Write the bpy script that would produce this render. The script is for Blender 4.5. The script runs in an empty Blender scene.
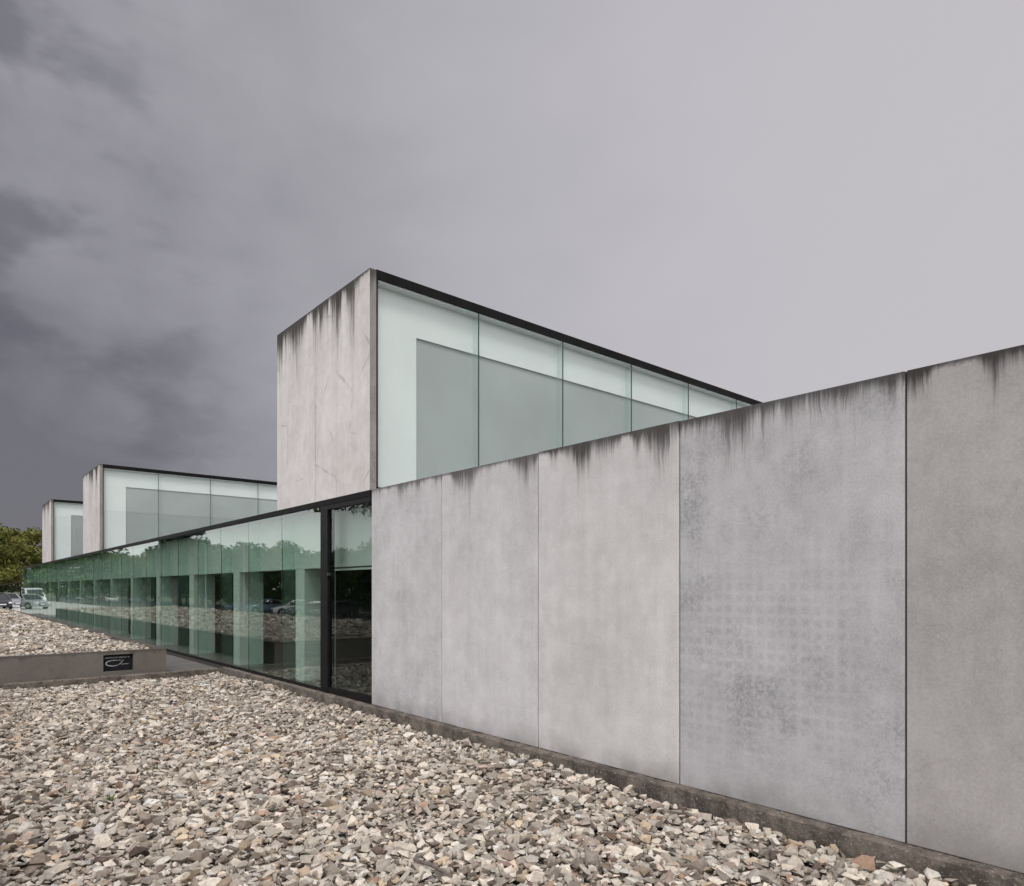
import bpy, bmesh, math, random
import numpy as np
from mathutils import Vector, Matrix, noise as mnoise

S = bpy.context.scene
C = S.collection
R = math.radians

# ------------------------------------------------------------------ camera
D = 5.0            # distance from the camera to the plane of the long facade
EYE = 1.87
YAW = R(40.6735)
cam_data = bpy.data.cameras.new('camera')
cam = bpy.data.objects.new('camera', cam_data); C.objects.link(cam)
cam.location = (0, 0, EYE)
cam.rotation_euler = (R(90), 0, -YAW)
cam_data.sensor_width = 36; cam_data.lens = 679.7 / 1024 * 36
cam_data.shift_y = (588.7 - 443) / 1024
cam_data.clip_start = .05; cam_data.clip_end = 6000
S.camera = cam

# ------------------------------------------------------------------ node helpers
class NT:
    def __init__(s, tree):
        s.t = tree; s.n = tree.nodes; s.l = tree.links
    def new(s, typ, **kw):
        nd = s.n.new(typ)
        for k, v in kw.items(): setattr(nd, k, v)
        return nd
    def put(s, sock, v):
        if isinstance(v, bpy.types.NodeSocket): s.l.new(v, sock)
        elif isinstance(v, (tuple, list)) and len(v) == 3 and sock.type == 'RGBA': sock.default_value = (*v, 1)
        else: sock.default_value = v
    def math(s, op, a, b=None, c=None, clamp=False):
        nd = s.new('ShaderNodeMath', operation=op, use_clamp=clamp)
        s.put(nd.inputs[0], a)
        if b is not None: s.put(nd.inputs[1], b)
        if c is not None: s.put(nd.inputs[2], c)
        return nd.outputs[0]
    def mix(s, f, a, b, mode='MIX'):
        nd = s.new('ShaderNodeMix', data_type='RGBA', blend_type=mode)
        s.put(nd.inputs[0], f); s.put(nd.inputs[6], a); s.put(nd.inputs[7], b)
        return nd.outputs[2]
    def ramp(s, v, lo, hi, a=0.0, b=1.0, smooth=True):
        nd = s.new('ShaderNodeMapRange', interpolation_type='SMOOTHSTEP' if smooth else 'LINEAR')
        s.put(nd.inputs[0], v); s.put(nd.inputs[1], lo); s.put(nd.inputs[2], hi); s.put(nd.inputs[3], a); s.put(nd.inputs[4], b)
        return nd.outputs[0]
    def mapping(s, vec, scale=(1, 1, 1), loc=(0, 0, 0)):
        nd = s.new('ShaderNodeMapping'); s.put(nd.inputs[0], vec)
        nd.inputs['Scale'].default_value = scale; nd.inputs['Location'].default_value = loc
        return nd.outputs[0]
    def noise(s, vec, scale=1.0, detail=4, rough=.55, dist=0.0):
        nd = s.new('ShaderNodeTexNoise'); s.put(nd.inputs['Vector'], vec)
        nd.inputs['Scale'].default_value = scale; nd.inputs['Detail'].default_value = detail
        nd.inputs['Roughness'].default_value = rough; nd.inputs['Distortion'].default_value = dist
        return nd.outputs[0]
    def voro(s, vec, scale, feature='F1', out=0, rnd=1.0):
        nd = s.new('ShaderNodeTexVoronoi', feature=feature); s.put(nd.inputs['Vector'], vec)
        nd.inputs['Scale'].default_value = scale; nd.inputs['Randomness'].default_value = rnd
        return nd.outputs[out]
    def sep(s, vec):
        nd = s.new('ShaderNodeSeparateXYZ'); s.put(nd.inputs[0], vec); return nd.outputs
    def comb(s, x, y, z):
        nd = s.new('ShaderNodeCombineXYZ'); s.put(nd.inputs[0], x); s.put(nd.inputs[1], y); s.put(nd.inputs[2], z); return nd.outputs[0]
    def bump(s, h, strength, dist=.01):
        nd = s.new('ShaderNodeBump'); s.put(nd.inputs['Height'], h)
        nd.inputs['Strength'].default_value = strength; nd.inputs['Distance'].default_value = dist
        return nd.outputs[0]
def material(name):
    m = bpy.data.materials.new(name); m.use_nodes = True
    nt = NT(m.node_tree); bs = m.node_tree.nodes['Principled BSDF']
    return m, nt, bs
def simple(name, col, rough=.6, metal=0.0, var=.12, scale=8.0, bump=0.0, spec=.5):
    m, n, b = material(name)
    co = n.new('ShaderNodeTexCoord').outputs['Object']
    f = n.noise(co, scale, 5)
    v = n.ramp(f, .3, .7, 1 - var, 1 + var)
    n.put(b.inputs['Base Color'], n.mix(1.0, (*col,), n.comb(v, v, v), 'MULTIPLY'))
    b.inputs['Roughness'].default_value = rough; b.inputs['Metallic'].default_value = metal
    b.inputs['Specular IOR Level'].default_value = spec
    if bump: n.put(b.inputs['Normal'], n.bump(n.noise(co, scale * 6, 5), bump, .01))
    return m

# ------------------------------------------------------------------ sky, sun, exposure
SUN_EL, SUN_AZ = R(56), R(212)          # compass bearing measured from +Y towards +X
w = bpy.data.worlds.new('World'); S.world = w; w.use_nodes = True
n = NT(w.node_tree)
bg = w.node_tree.nodes['Background']
sky = n.new('ShaderNodeTexSky', sky_type='NISHITA'); sky.sun_disc = False
sky.sun_elevation = SUN_EL; sky.sun_rotation = SUN_AZ; sky.air_density = 1.2; sky.dust_density = 2.0
d = n.new('ShaderNodeTexCoord').outputs['Generated']
def dotp(v):
    nd = n.new('ShaderNodeVectorMath', operation='DOT_PRODUCT'); n.put(nd.inputs[0], d); nd.inputs[1].default_value = v; return nd.outputs['Value']
dx, dy, dz = n.sep(d)
rgt = Vector((math.cos(YAW), -math.sin(YAW), 0)); fwd = Vector((math.sin(YAW), math.cos(YAW), 0))
# overcast: storm-dark bank towards +Y, brightening towards the west side and overhead behind
side = dotp(tuple(rgt)); front = dotp(tuple(fwd))
hgt = n.math('MAXIMUM', dz, 0.0)
den = n.math('ADD', hgt, .35)
cp = n.comb(n.math('DIVIDE', dx, den), n.math('DIVIDE', dy, den), n.math('MULTIPLY', dz, .6))
c1 = n.noise(n.mapping(d, (1.0, 1.0, 1.5), (3.1, 1.7, .4)), 2.1, 4, .5, .1)
c2 = n.noise(n.mapping(d, (1, 1, 1.7), (7.3, 2.2, .9)), 5.0, 5, .55, .15)
cl = n.math('ADD', n.math('MULTIPLY', n.math('SUBTRACT', c1, .5), .34), n.math('MULTIPLY', n.math('SUBTRACT', c2, .5), .30))
lin = n.ramp(side, -.70, .50, 0, 1, False)
low = n.math('MULTIPLY', n.ramp(dz, .42, .05, 0, .17), n.ramp(side, .05, -.6, 0, 1))
t = n.math('SUBTRACT', n.math('ADD', lin, n.math('MULTIPLY', cl, n.ramp(side, -.6, .4, 1.15, .60))), low)
ramp = n.new('ShaderNodeValToRGB'); n.put(ramp.inputs[0], t)
e = ramp.color_ramp.elements
e[0].position = 0.0; e[0].color = (.150, .146, .168, 1)
e[1].position = 1.0; e[1].color = (.52, .497, .522, 1)
q = e.new(.22); q.color = (.285, .278, .306, 1)
q = e.new(.5); q.color = (.412, .403, .434, 1)
q = e.new(.78); q.color = (.50, .483, .512, 1)
# darker ragged scud at the left
s1 = n.noise(n.mapping(d, (1.0, 1.0, 1.9), (5.2, 9.1, 2.9)), 5.8, 5, .5, .1)
smudge = n.math('MULTIPLY', n.ramp(s1, .49, .66, 0, .62), n.ramp(side, -.52, -.26, 1, 0))
ccol = n.mix(smudge, ramp.outputs[0], (.105, .103, .125))
# the bright part of the overcast lies behind the photographer, around the veiled sun
beh = n.ramp(front, .35, -.55, 0, 1)
top = n.ramp(dz, .75, 1.0, 0, .8)
ccol = n.mix(n.math('MAXIMUM', beh, top), ccol, (1.45, 1.43, 1.44))
# the opening of brighter cloud over the car park trees, to the west
dw = n.ramp(side, -.655, -.80, 0, 1)
ccol = n.mix(n.math('MULTIPLY', dw, .9), ccol, (1.5, 1.51, 1.52))
full = n.mix(.95, n.mix(1.0, sky.outputs[0], (.08, .08, .08), 'MULTIPLY'), ccol)
n.put(bg.inputs[0], full); bg.inputs[1].default_value = 1.0
sun_d = bpy.data.lights.new('sun', 'SUN'); sun = bpy.data.objects.new('sun', sun_d); C.objects.link(sun)
sun_d.energy = 1.5; sun_d.angle = R(16); sun_d.color = (1, .975, .955)
sv = Vector((math.sin(SUN_AZ) * math.cos(SUN_EL), math.cos(SUN_AZ) * math.cos(SUN_EL), math.sin(SUN_EL)))
sun.rotation_euler = (-sv).to_track_quat('-Z', 'Y').to_euler()
sun.location = sv * 60 + Vector((0, 0, 5))
S.view_settings.view_transform = 'Standard'; S.view_settings.look = 'None'
S.view_settings.gamma = 1; S.view_settings.use_curve_mapping = False
S.view_settings.exposure = 0.12

# ------------------------------------------------------------------ mesh helpers
class MB:
    """collects boxes, bars and tubes in world coordinates and links them as one mesh object"""
    def __init__(s): s.b = bmesh.new()
    def box(s, x0, x1, y0, y1, z0, z1):
        v = [s.b.verts.new((x, y, z)) for x in (x0, x1) for y in (y0, y1) for z in (z0, z1)]
        for f in ((0, 1, 3, 2), (4, 6, 7, 5), (0, 4, 5, 1), (2, 3, 7, 6), (0, 2, 6, 4), (1, 5, 7, 3)):
            s.b.faces.new([v[i] for i in f])
        return s
    def rbox(s, x0, x1, y0, y1, z0, z1, r=.01):
        k = bmesh.new(); t = MB(); t.box(x0, x1, y0, y1, z0, z1)
        bmesh.ops.bevel(t.b, geom=t.b.edges[:], offset=r, segments=2, affect='EDGES', profile=.6)
        s.join(t.b); return s
    def join(s, other, mat=None):
        me = bpy.data.meshes.new('tmp'); other.to_mesh(me); other.free()
        if mat is not None: me.transform(mat)
        s.b.from_mesh(me); bpy.data.meshes.remove(me)
    def tube(s, pts, rads, seg=8, caps=True):
        rings = []
        pts = [Vector(p) for p in pts]
        for i, p in enumerate(pts):
            a = pts[max(0, i - 1)]; c = pts[min(len(pts) - 1, i + 1)]
            t = (c - a).normalized()
            u = t.cross(Vector((0, 0, 1)))
            if u.length < 1e-3: u = t.cross(Vector((0, 1, 0)))
            u.normalize(); v = t.cross(u)
            r = rads[i] if isinstance(rads, (list, tuple)) else rads
            rings.append([s.b.verts.new(p + (u * math.cos(k * math.tau / seg) + v * math.sin(k * math.tau / seg)) * r) for k in range(seg)])
        for A, B in zip(rings, rings[1:]):
            for k in range(seg): s.b.faces.new((A[k], A[(k + 1) % seg], B[(k + 1) % seg], B[k]))
        if caps: s.b.faces.new(rings[0][::-1]); s.b.faces.new(rings[-1])
        return s
    def build(s, name, mat, parent=None, smooth=False, at=None):
        bmesh.ops.recalc_face_normals(s.b, faces=s.b.faces[:])
        me = bpy.data.meshes.new(name); s.b.to_mesh(me); s.b.free()
        me.materials.append(mat)
        if smooth: me.polygons.foreach_set('use_smooth', [True] * len(me.polygons))
        o = bpy.data.objects.new(name, me); C.objects.link(o)
        if parent is not None:
            o.parent = parent
            top = parent
            off = Vector()
            while top is not None: off += top.location; top = top.parent
            if at is None: o.location = -off
        return o
def tag(o, label=None, cat=None, group=None, kind=None):
    if label: o['label'] = label
    if cat: o['category'] = cat
    if group: o['group'] = group
    if kind: o['kind'] = kind
    return o
def empty(name, loc, rz=0, **kw):
    o = bpy.data.objects.new(name, None); C.objects.link(o); o.location = loc; o.rotation_euler = (0, 0, rz)
    return tag(o, **kw)
def copy_tree(o, parent=None):
    c = o.copy(); C.objects.link(c); c.parent = parent
    for ch in list(o.children): copy_tree(ch, c)
    return c

# ------------------------------------------------------------------ materials
def concrete(name, base, top, seed, axis=1, drip=1.0, dlen=.5, patch=.3, patchcol=(.16, .16, .175), grid=False, warm=0.0, low=0.0, rough_edge=1.0, crack=0.0):
    """cast concrete: cloudy tone, fine grain, pinholes, run-off stains hanging from the top edge"""
    m, n, b = material(name)
    co = n.new('ShaderNodeTexCoord').outputs['Object']
    P = n.mapping(co, (1, 1, 1), (seed * 3.7, seed * 5.1, seed * 1.3))
    xyz = n.sep(co); Z = xyz[2]; A = xyz[axis]
    big = n.noise(P, .9, 5, .55, .3)
    mid = n.noise(P, 5, 5, .6)
    fine = n.noise(P, 70, 3, .6)
    st = n.comb(n.math('MULTIPLY', A, 9.0), seed * 2.3, n.math('MULTIPLY', Z, .55))
    streak = n.noise(st, 1.0, 4, .6)
    hz = n.noise(n.comb(n.math('MULTIPLY', A, 1.2), seed * 1.1, n.math('MULTIPLY', Z, 16)), 1.0, 3, .6)
    v = n.math('ADD', n.math('ADD', n.ramp(big, .25, .75, .915, 1.075), n.ramp(mid, .3, .7, -.06, .06)), n.ramp(fine, .3, .7, -.075, .075))
    v = n.math('ADD', v, n.ramp(streak, .3, .7, -.04, .025))
    v = n.math('ADD', v, n.ramp(hz, .3, .7, -.014, .014))
    col = n.mix(1.0, base, n.comb(v, v, v), 'MULTIPLY')
    if warm: col = n.mix(n.ramp(n.noise(P, .7, 3), .45, .75, 0, warm), col, (.33, .285, .245))
    if patch:
        pm = n.math('MULTIPLY', n.ramp(n.noise(P, 2.1, 6, .72, .3), .40, .70), n.ramp(n.noise(n.mapping(P, (1, 1, .8), (3, 4, 5)), .9, 2), .38, .58))
        pm = n.math('MULTIPLY', pm, n.ramp(n.noise(P, 30, 5, .75), .38, .60, .12, 1))
        col = n.mix(n.math('MULTIPLY', pm, patch), col, patchcol)
    if grid:      # ghost of the reinforcement / shuttering grid: darker soft squares in rows
        wob = n.math('MULTIPLY', n.math('SUBTRACT', n.noise(P, 6, 3), .5), .03)
        gy = n.math('ABSOLUTE', n.math('SINE', n.math('MULTIPLY', n.math('ADD', A, wob), math.pi / .092)))
        gz = n.math('ABSOLUTE', n.math('SINE', n.math('MULTIPLY', n.math('ADD', Z, wob), math.pi / .092)))
        g = n.math('MULTIPLY', n.ramp(gy, .2, .95), n.ramp(gz, .2, .95))
        reg = n.math('MULTIPLY', n.ramp(Z, 2.5, 1.55), n.ramp(Z, .25, .75))
        reg = n.math('MULTIPLY', reg, n.ramp(A, 1.75, 2.3))
        reg = n.math('MULTIPLY', reg, n.ramp(n.noise(P, 2.0, 5, .6, .4), .28, .55))
        g = n.math('MULTIPLY', n.math('MULTIPLY', g, reg), n.ramp(n.noise(P, 34, 3, .7), .35, .6, .3, 1))
        col = n.mix(n.math('MULTIPLY', g, .25), col, (.17, .17, .18))
        vl = n.math('MULTIPLY', n.ramp(n.noise(n.comb(n.math('MULTIPLY', A, 16), 2.0, n.math('MULTIPLY', Z, 1.2)), 1, 4, .6), .48, .66), n.ramp(Z, 2.75, 1.6))
        col = n.mix(n.math('MULTIPLY', vl, .20), col, (.40, .40, .41))
    spk = n.ramp(n.noise(P, 48, 4, .75), .60, .72)
    col = n.mix(n.math('MULTIPLY', spk, .30), col, (.12, .115, .11))
    lsp = n.ramp(n.noise(n.mapping(P, (1, 1, 1), (4, 2, 8)), 40, 4, .7), .60, .74)
    col = n.mix(n.math('MULTIPLY', lsp, .22), col, (.58, .57, .56))
    # pinholes
    pv = n.voro(P, 22); sel = n.noise(n.mapping(P, (1, 1, 1), (9, 9, 9)), 22, 1)
    hole = n.math('MULTIPLY', n.ramp(pv, .10, .045), n.ramp(sel, .56, .60))
    col = n.mix(n.math('MULTIPLY', hole, .5), col, (.09, .085, .08))
    if crack:
        e_ = n.voro(n.mapping(P, (1, 1, .8)), 1.1, 'DISTANCE_TO_EDGE')
        wv = n.math('ADD', e_, n.math('MULTIPLY', n.math('SUBTRACT', n.noise(P, 9, 4), .5), .05))
        ck = n.math('MULTIPLY', n.ramp(n.math('ABSOLUTE', wv), .018, .003), n.ramp(n.noise(P, 1.7, 3), .45, .62))
        col = n.mix(n.math('MULTIPLY', ck, crack), col, (.12, .11, .10))
    # run-off stains
    h = n.math('SUBTRACT', top, Z)
    env = n.noise(n.comb(n.math('MULTIPLY', A, 1.9), seed, 0.0), 1.0, 3, .55)
    envr = n.ramp(env, .38, .64, .15, 1.6)
    hs = n.math('DIVIDE', h, n.math('MULTIPLY', envr, dlen))
    fall = n.math('POWER', 2.718, n.math('MULTIPLY', hs, -2.6))
    wobA = n.math('ADD', A, n.math('MULTIPLY', n.noise(P, 3.0, 3), .06))
    f0 = n.noise(n.comb(n.math('MULTIPLY', wobA, 4.0), seed + 2, n.math('MULTIPLY', Z, .4)), 1.0, 3, .6)
    f1 = n.noise(n.comb(n.math('MULTIPLY', wobA, 15), seed + 4, n.math('MULTIPLY', Z, .8)), 1.0, 5, .7)
    f2 = n.noise(n.comb(n.math('MULTIPLY', wobA, 55), seed + 8, n.math('MULTIPLY', Z, 1.6)), 1.0, 4, .7)
    sv_ = n.math('ADD', n.math('ADD', n.math('MULTIPLY', f0, .40), n.math('MULTIPLY', f1, .42)), n.math('ADD', n.math('MULTIPLY', f2, .34), n.math('MULTIPLY', n.math('SUBTRACT', mid, 1.2), .1)))
    thr = n.math('ADD', n.math('MULTIPLY', fall, .50), sv_)
    dm = n.ramp(thr, .665, .95)
    edge_ = n.ramp(n.math('ADD', h, n.math('MULTIPLY', n.math('SUBTRACT', n.noise(P, 24, 4, .7), .5), .05)), .05, .012)
    dm = n.math('MAXIMUM', n.math('MULTIPLY', dm, .95), n.math('MULTIPLY', edge_, .8 * rough_edge))
    halo = n.math('MULTIPLY', fall, n.ramp(sv_, .42, .66, .22, .80))
    col = n.mix(n.math('MULTIPLY', halo, 1.0 * drip), col, (.13, .115, .105))
    col = n.mix(n.math('MULTIPLY', dm, .92 * drip), col, (.021, .018, .0165))
    # faint long runs down the whole face
    lr = n.math('MULTIPLY', n.ramp(f1, .56, .76), n.math('POWER', 2.718, n.math('MULTIPLY', h, -.8)))
    col = n.mix(n.math('MULTIPLY', lr, .28 * drip), col, (.17, .155, .145))
    if low:       # darker brown towards the foot, broken up by noise
        lm = n.math('MULTIPLY', n.ramp(Z, low + .28, low - .05), n.ramp(n.noise(P, 3, 4), .3, .7, .15, .6))
        col = n.mix(lm, col, (.17, .155, .14))
    n.put(b.inputs['Base Color'], col)
    b.inputs['Roughness'].default_value = .9
    b.inputs['Specular IOR Level'].default_value = .12
    hh = n.math('ADD', n.math('MULTIPLY', fine, .35), n.math('ADD', n.math('MULTIPLY', mid, .8), n.math('MULTIPLY', hole, -1.2)))
    n.put(b.inputs['Normal'], n.bump(hh, .25, .006))
    return m

def glass(name, tint, ior=1.7, haze=0.0, wav=.0, hazecol=(.6, .75, .68)):
    m, n, b = material(name)
    m.node_tree.nodes.remove(b)
    out = m.node_tree.nodes['Material Output']
    tr = n.new('ShaderNodeBsdfTransparent'); tr.inputs[0].default_value = (*tint, 1)
    gl = n.new('ShaderNodeBsdfGlossy'); gl.inputs['Roughness'].default_value = 0.0; gl.inputs[0].default_value = (.93, 1, .965, 1)
    fr = n.new('ShaderNodeFresnel'); fr.inputs[0].default_value = ior
    geo = n.new('ShaderNodeNewGeometry')
    if wav:
        co = n.new('ShaderNodeTexCoord').outputs['Object']
        bn = n.bump(n.noise(co, .9, 2, .4), wav, .05)
        n.put(gl.inputs['Normal'], bn)
    f = n.math('MULTIPLY', fr.outputs[0], n.math('SUBTRACT', 1.0, geo.outputs['Backfacing']))
    body = tr.outputs[0]
    if haze:
        df = n.new('ShaderNodeBsdfDiffuse'); df.inputs[0].default_value = (*hazecol, 1)
        mx = n.new('ShaderNodeMixShader'); mx.inputs[0].default_value = haze
        n.put(mx.inputs[1], body); n.put(mx.inputs[2], df.outputs[0]); body = mx.outputs[0]
    mx = n.new('ShaderNodeMixShader'); n.put(mx.inputs[0], f); n.put(mx.inputs[1], body); n.put(mx.inputs[2], gl.outputs[0])
    n.put(out.inputs[0], mx.outputs[0])
    return m

M = {}
M['black'] = simple('black_steel', (.008, .0075, .008), .5, .0, .3, 6, spec=.12)
M['seal'] = simple('dark_seal', (.02, .026, .024), .5, 0, .2, 9)
M['fascia'] = simple('black_fascia', (.007, .0066, .0068), .6, 0, .35, 3, spec=.1)
M['glass'] = glass('green_facade_glass', (.825, .89, .853), 2.15)
M['doorglass'] = glass('door_glass', (.80, .855, .83), 1.48)
M['boxglass'] = glass('rooflight_glass', (.965, .985, .977), 1.42)
M['fin'] = glass('fin_glass', (.90, .955, .935), 1.25, haze=.06, hazecol=(.55, .72, .66))
M['box_fin'] = glass('rooflight_fin_glass', (.95, .98, .97), 1.25, haze=.08, hazecol=(.7, .8, .77))
M['white'] = simple('white_plaster', (.66, .67, .665), .8, 0, .03, 2)
M['liner'] = simple('white_liner_board', (.66, .675, .672), .75, 0, .03, 1.0)
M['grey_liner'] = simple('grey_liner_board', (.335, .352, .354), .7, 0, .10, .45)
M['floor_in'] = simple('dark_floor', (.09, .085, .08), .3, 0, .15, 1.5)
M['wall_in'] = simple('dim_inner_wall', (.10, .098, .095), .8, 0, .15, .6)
M['backing'] = simple('joint_backing', (.035, .034, .033), .9, 0, .2, 5)
M['roof'] = simple('roof_felt', (.10, .10, .105), .9, 0, .2, 4, .3)

# ------------------------------------------------------------------ ground, car park, terrace, court
WT = EYE + .2945 * D       # top of the concrete wall
WB = EYE - .344 * D        # foot of the wall, top of the plinth
BT = EYE + 4.79       # top of the rooflight boxes
c0, cs = .3493 * D, .364 * D
YG = 9.03                  # where the concrete wall ends and glass begins
gz0 = -.73                 # level of the car park
TZ = .60                   # terrace top
YF = 15.75                 # front face of the retaining wall
KY = 15.5

def asphalt():
    m, n, b = material('asphalt')
    co = n.new('ShaderNodeTexCoord').outputs['Object']
    v = n.math('ADD', n.ramp(n.noise(co, .15, 5), .3, .7, .05, .075), n.ramp(n.noise(co, 40, 3), .3, .7, -.015, .015))
    n.put(b.inputs['Base Color'], n.comb(v, v, n.math('MULTIPLY', v, 1.03)))
    b.inputs['Roughness'].default_value = .75
    n.put(b.inputs['Normal'], n.bump(n.noise(co, 60, 3), .3, .01))
    return m
def shaded_bed(name, c1, c2):
    m, n, b = material(name)
    co = n.new('ShaderNodeTexCoord').outputs['Object']
    f = n.voro(co, 16, out=1); g = n.noise(co, 30, 4)
    col = n.mix(n.ramp(g, .3, .7), c1, c2)
    n.put(b.inputs['Base Color'], n.mix(.35, col, f, 'MULTIPLY'))
    b.inputs['Roughness'].default_value = .95
    n.put(b.inputs['Normal'], n.bump(n.voro(co, 16), 1.0, .03))
    return m
def sheet(name, x0, x1, y0, y1, z, mat, label=None):
    k = MB(); v = [k.b.verts.new(p) for p in ((x0, y0, z), (x1, y0, z), (x1, y1, z), (x0, y1, z))]; k.b.faces.new(v)
    return tag(k.build(name, mat), kind='structure')
grass_m = simple('mown_grass', (.055, .075, .025), .95, 0, .35, .4, .3)
sheet('ground', -2500, 2500, -2500, 2500, gz0 - .012, grass_m)
sheet('car_park', -30, -5, -30, 220, gz0, asphalt())
pv = simple('pale_paving', (.42, .41, .40), .8, 0, .08, .7)
k = MB(); k.box(-4.5, 22, 60.5, 140, gz0 - .1, -.05); tag(k.build('paved_forecourt', pv), kind='structure')
sm = shaded_bed('gravel_bed', (.055, .044, .036), (.15, .125, .105))  # brown bed, darkened to paint crevice shade into the gaps between stones
k = MB(); k.box(-3.3, 4.88, -14, KY + .02, -.9, -.06); tag(k.build('court_ground', sm), kind='structure')
k = MB(); k.box(-3.2, -.02, -14, YF, -.02, TZ - .06); k.box(-3.2, 3.65, YF + .2, 52, -.9, TZ - .06)
tag(k.build('terrace', sm), kind='structure')

# ------------------------------------------------------------------ the building
B = empty('library_building', (D, 22, 0), label='long low concrete building with green glass front and three glazed roof boxes', cat='building')
# tone and stain recipe of each visible panel, from the frame's right edge leftwards
recipes = [
    dict(base=(.365, .346, .345), drip=1.0, dlen=.5, patch=.22, patchcol=(.2, .185, .175), warm=.05, crack=.12, low=WB),
    dict(base=(.43, .418, .43), drip=.9, dlen=.55, patch=.62, patchcol=(.165, .165, .172), grid=True, low=WB),
    dict(base=(.535, .515, .515), drip=.95, dlen=.62, patch=.10, warm=.15, low=WB),
    dict(base=(.535, .52, .525), drip=.85, dlen=.50, patch=.16, warm=.08, low=WB),
    dict(base=(.505, .492, .502), drip=.75, dlen=.30, patch=.40, patchcol=(.23, .23, .25), low=WB),
]
joints = [c0 + cs * k for k in range(-8, 5)]
for i, (a, b_) in enumerate(zip(joints, joints[1:])):
    r = recipes[max(0, i - 7)] if i >= 7 else recipes[(i * 2) % 5] | dict(grid=False)
    m = concrete('concrete_panel_%d' % i, top=WT, seed=1.7 + i * 2.31, **r)
    k = MB(); dz_ = 0.004 * math.sin(i * 2.3)
    k.rbox(D + .001 * (i % 3), D + .16, a + .0065, b_ - .0065, WB + .004, WT + dz_, .006)
    k.build('concrete_panel', m, B)
k = MB(); k.box(D + .165, D + .30, joints[0] + .02, joints[-1] - .02, WB + .01, WT - .05)
for j in joints[1:-1]: k.box(D + .022, D + .164, j - .006, j + .006, WB + .006, WT - .004)
k.build('joint_backing', M['backing'], B)
# plinth: dark, rough, stained
def plinth_mat():
    m, n, b = material('weathered_plinth')
    co = n.new('ShaderNodeTexCoord').outputs['Object']
    f = n.noise(co, 4, 6, .7, .4); g = n.noise(co, 42, 5, .75)
    col = n.mix(n.ramp(f, .35, .66), (.062, .049, .040), (.20, .165, .138))
    col = n.mix(n.ramp(g, .56, .66, 0, .75), col, (.36, .34, .32))
    col = n.mix(n.ramp(n.noise(co, 9, 3), .58, .7, 0, .5), col, (.055, .055, .03))
    n.put(b.inputs['Base Color'], col); b.inputs['Roughness'].default_value = .95
    n.put(b.inputs['Normal'], n.bump(n.math('ADD', g, f), .8, .02))
    return m
M['plinth'] = plinth_mat()
def rough_strip(x0, x1, y0, y1, z0, z1, along='y', step=.03, amp=.014, seed=0):
    """a cast kerb with slightly broken upper edges"""
    k = MB(); rng = random.Random(seed); prev = None
    L0, L1 = (y0, y1) if along == 'y' else (x0, x1)
    N = int((L1 - L0) / step)
    for i in range(N + 1):
        s_ = L0 + (L1 - L0) * i / N
        a = mnoise.noise(Vector((s_ * 3, seed, 1))) * amp + rng.uniform(-amp, amp) * .5
        c = mnoise.noise(Vector((s_ * 2.2, seed, 7))) * amp
        if along == 'y': pr = [(x0 + c * .6, z0), (x0 + c * .6, z1 - .012 + a), (x0 + .012 + c, z1 + a * .7), (x1, z1), (x1, z0)]
        else: pr = [(y0 + c * .6, z0), (y0 + c * .6, z1 - .012 + a), (y0 + .012 + c, z1 + a * .7), (y1, z1), (y1, z0)]
        ring = [k.b.verts.new((p, s_, z) if along == 'y' else (s_, p, z)) for p, z in pr]
        if prev:
            for j in range(5): k.b.faces.new((prev[j], prev[(j + 1) % 5], ring[(j + 1) % 5], ring[j]))
        else: k.b.faces.new(ring)
        prev = ring
    k.b.faces.new(prev[::-1])
    return k
rough_strip(D - .10, D + .18, joints[0], KY, -.3, WB, 'y', seed=3).build('plinth', M['plinth'], B)

# structure behind the facade: floor, back wall, ceiling, roof, end wall
YE = 59.39
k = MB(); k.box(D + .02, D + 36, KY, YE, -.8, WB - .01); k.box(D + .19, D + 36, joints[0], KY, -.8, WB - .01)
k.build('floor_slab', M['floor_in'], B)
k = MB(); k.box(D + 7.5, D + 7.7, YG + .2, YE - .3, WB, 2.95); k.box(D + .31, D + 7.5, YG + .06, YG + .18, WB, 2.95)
k.build('inner_wall', M['wall_in'], B)
k = MB(); k.box(D + .45, D + 36, YG - .3, YE - .02, 2.96, WT - .12); k.box(D + .31, D + 36, joints[0] + .02, YG - .3, 2.96, WT - .12)
k.build('roof_slab', M['roof'], B)
mend = concrete('concrete_end', top=WT, seed=40, axis=0, base=(.4, .39, .39))
k = MB(); k.rbox(D + .10, D + 36, YE + .01, YE + .16, -.8, WT, .01); k.build('end_wall', mend, B)
k = MB(); k.box(D + 36, D + 36.2, joints[0], YE, -.8, WT); k.box(D + .31, D + 36, joints[0] - .2, joints[0], -.8, WT); k.build('rear_wall', mend, B)
# black fascia over the glass
k = MB(); k.box(D - .02, D + .44, YG + .004, YE + .16, WT - .095, WT - .004)
k.build('fascia', M['fascia'], B)
k = MB(); k.box(D - .012, D + .30, YG + .002, 10.72, WT - .17, WT - .098); k.build('door_head', M['black'], B)
# white lintel band and columns just inside
LZ = 2.24
k = MB(); k.box(D + .32, D + .62, YG + .22, YE - .1, LZ, WT - .1); k.build('lintel', M['white'], B)
cy = 12.33; i = 0
while cy < YE - 1:
    k = MB(); k.box(D + .322, D + .86, cy - .2, cy + .2, WB - .005, LZ - .003); k.build('column', M['white'], B)
    cy += 3.478; i += 1
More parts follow.
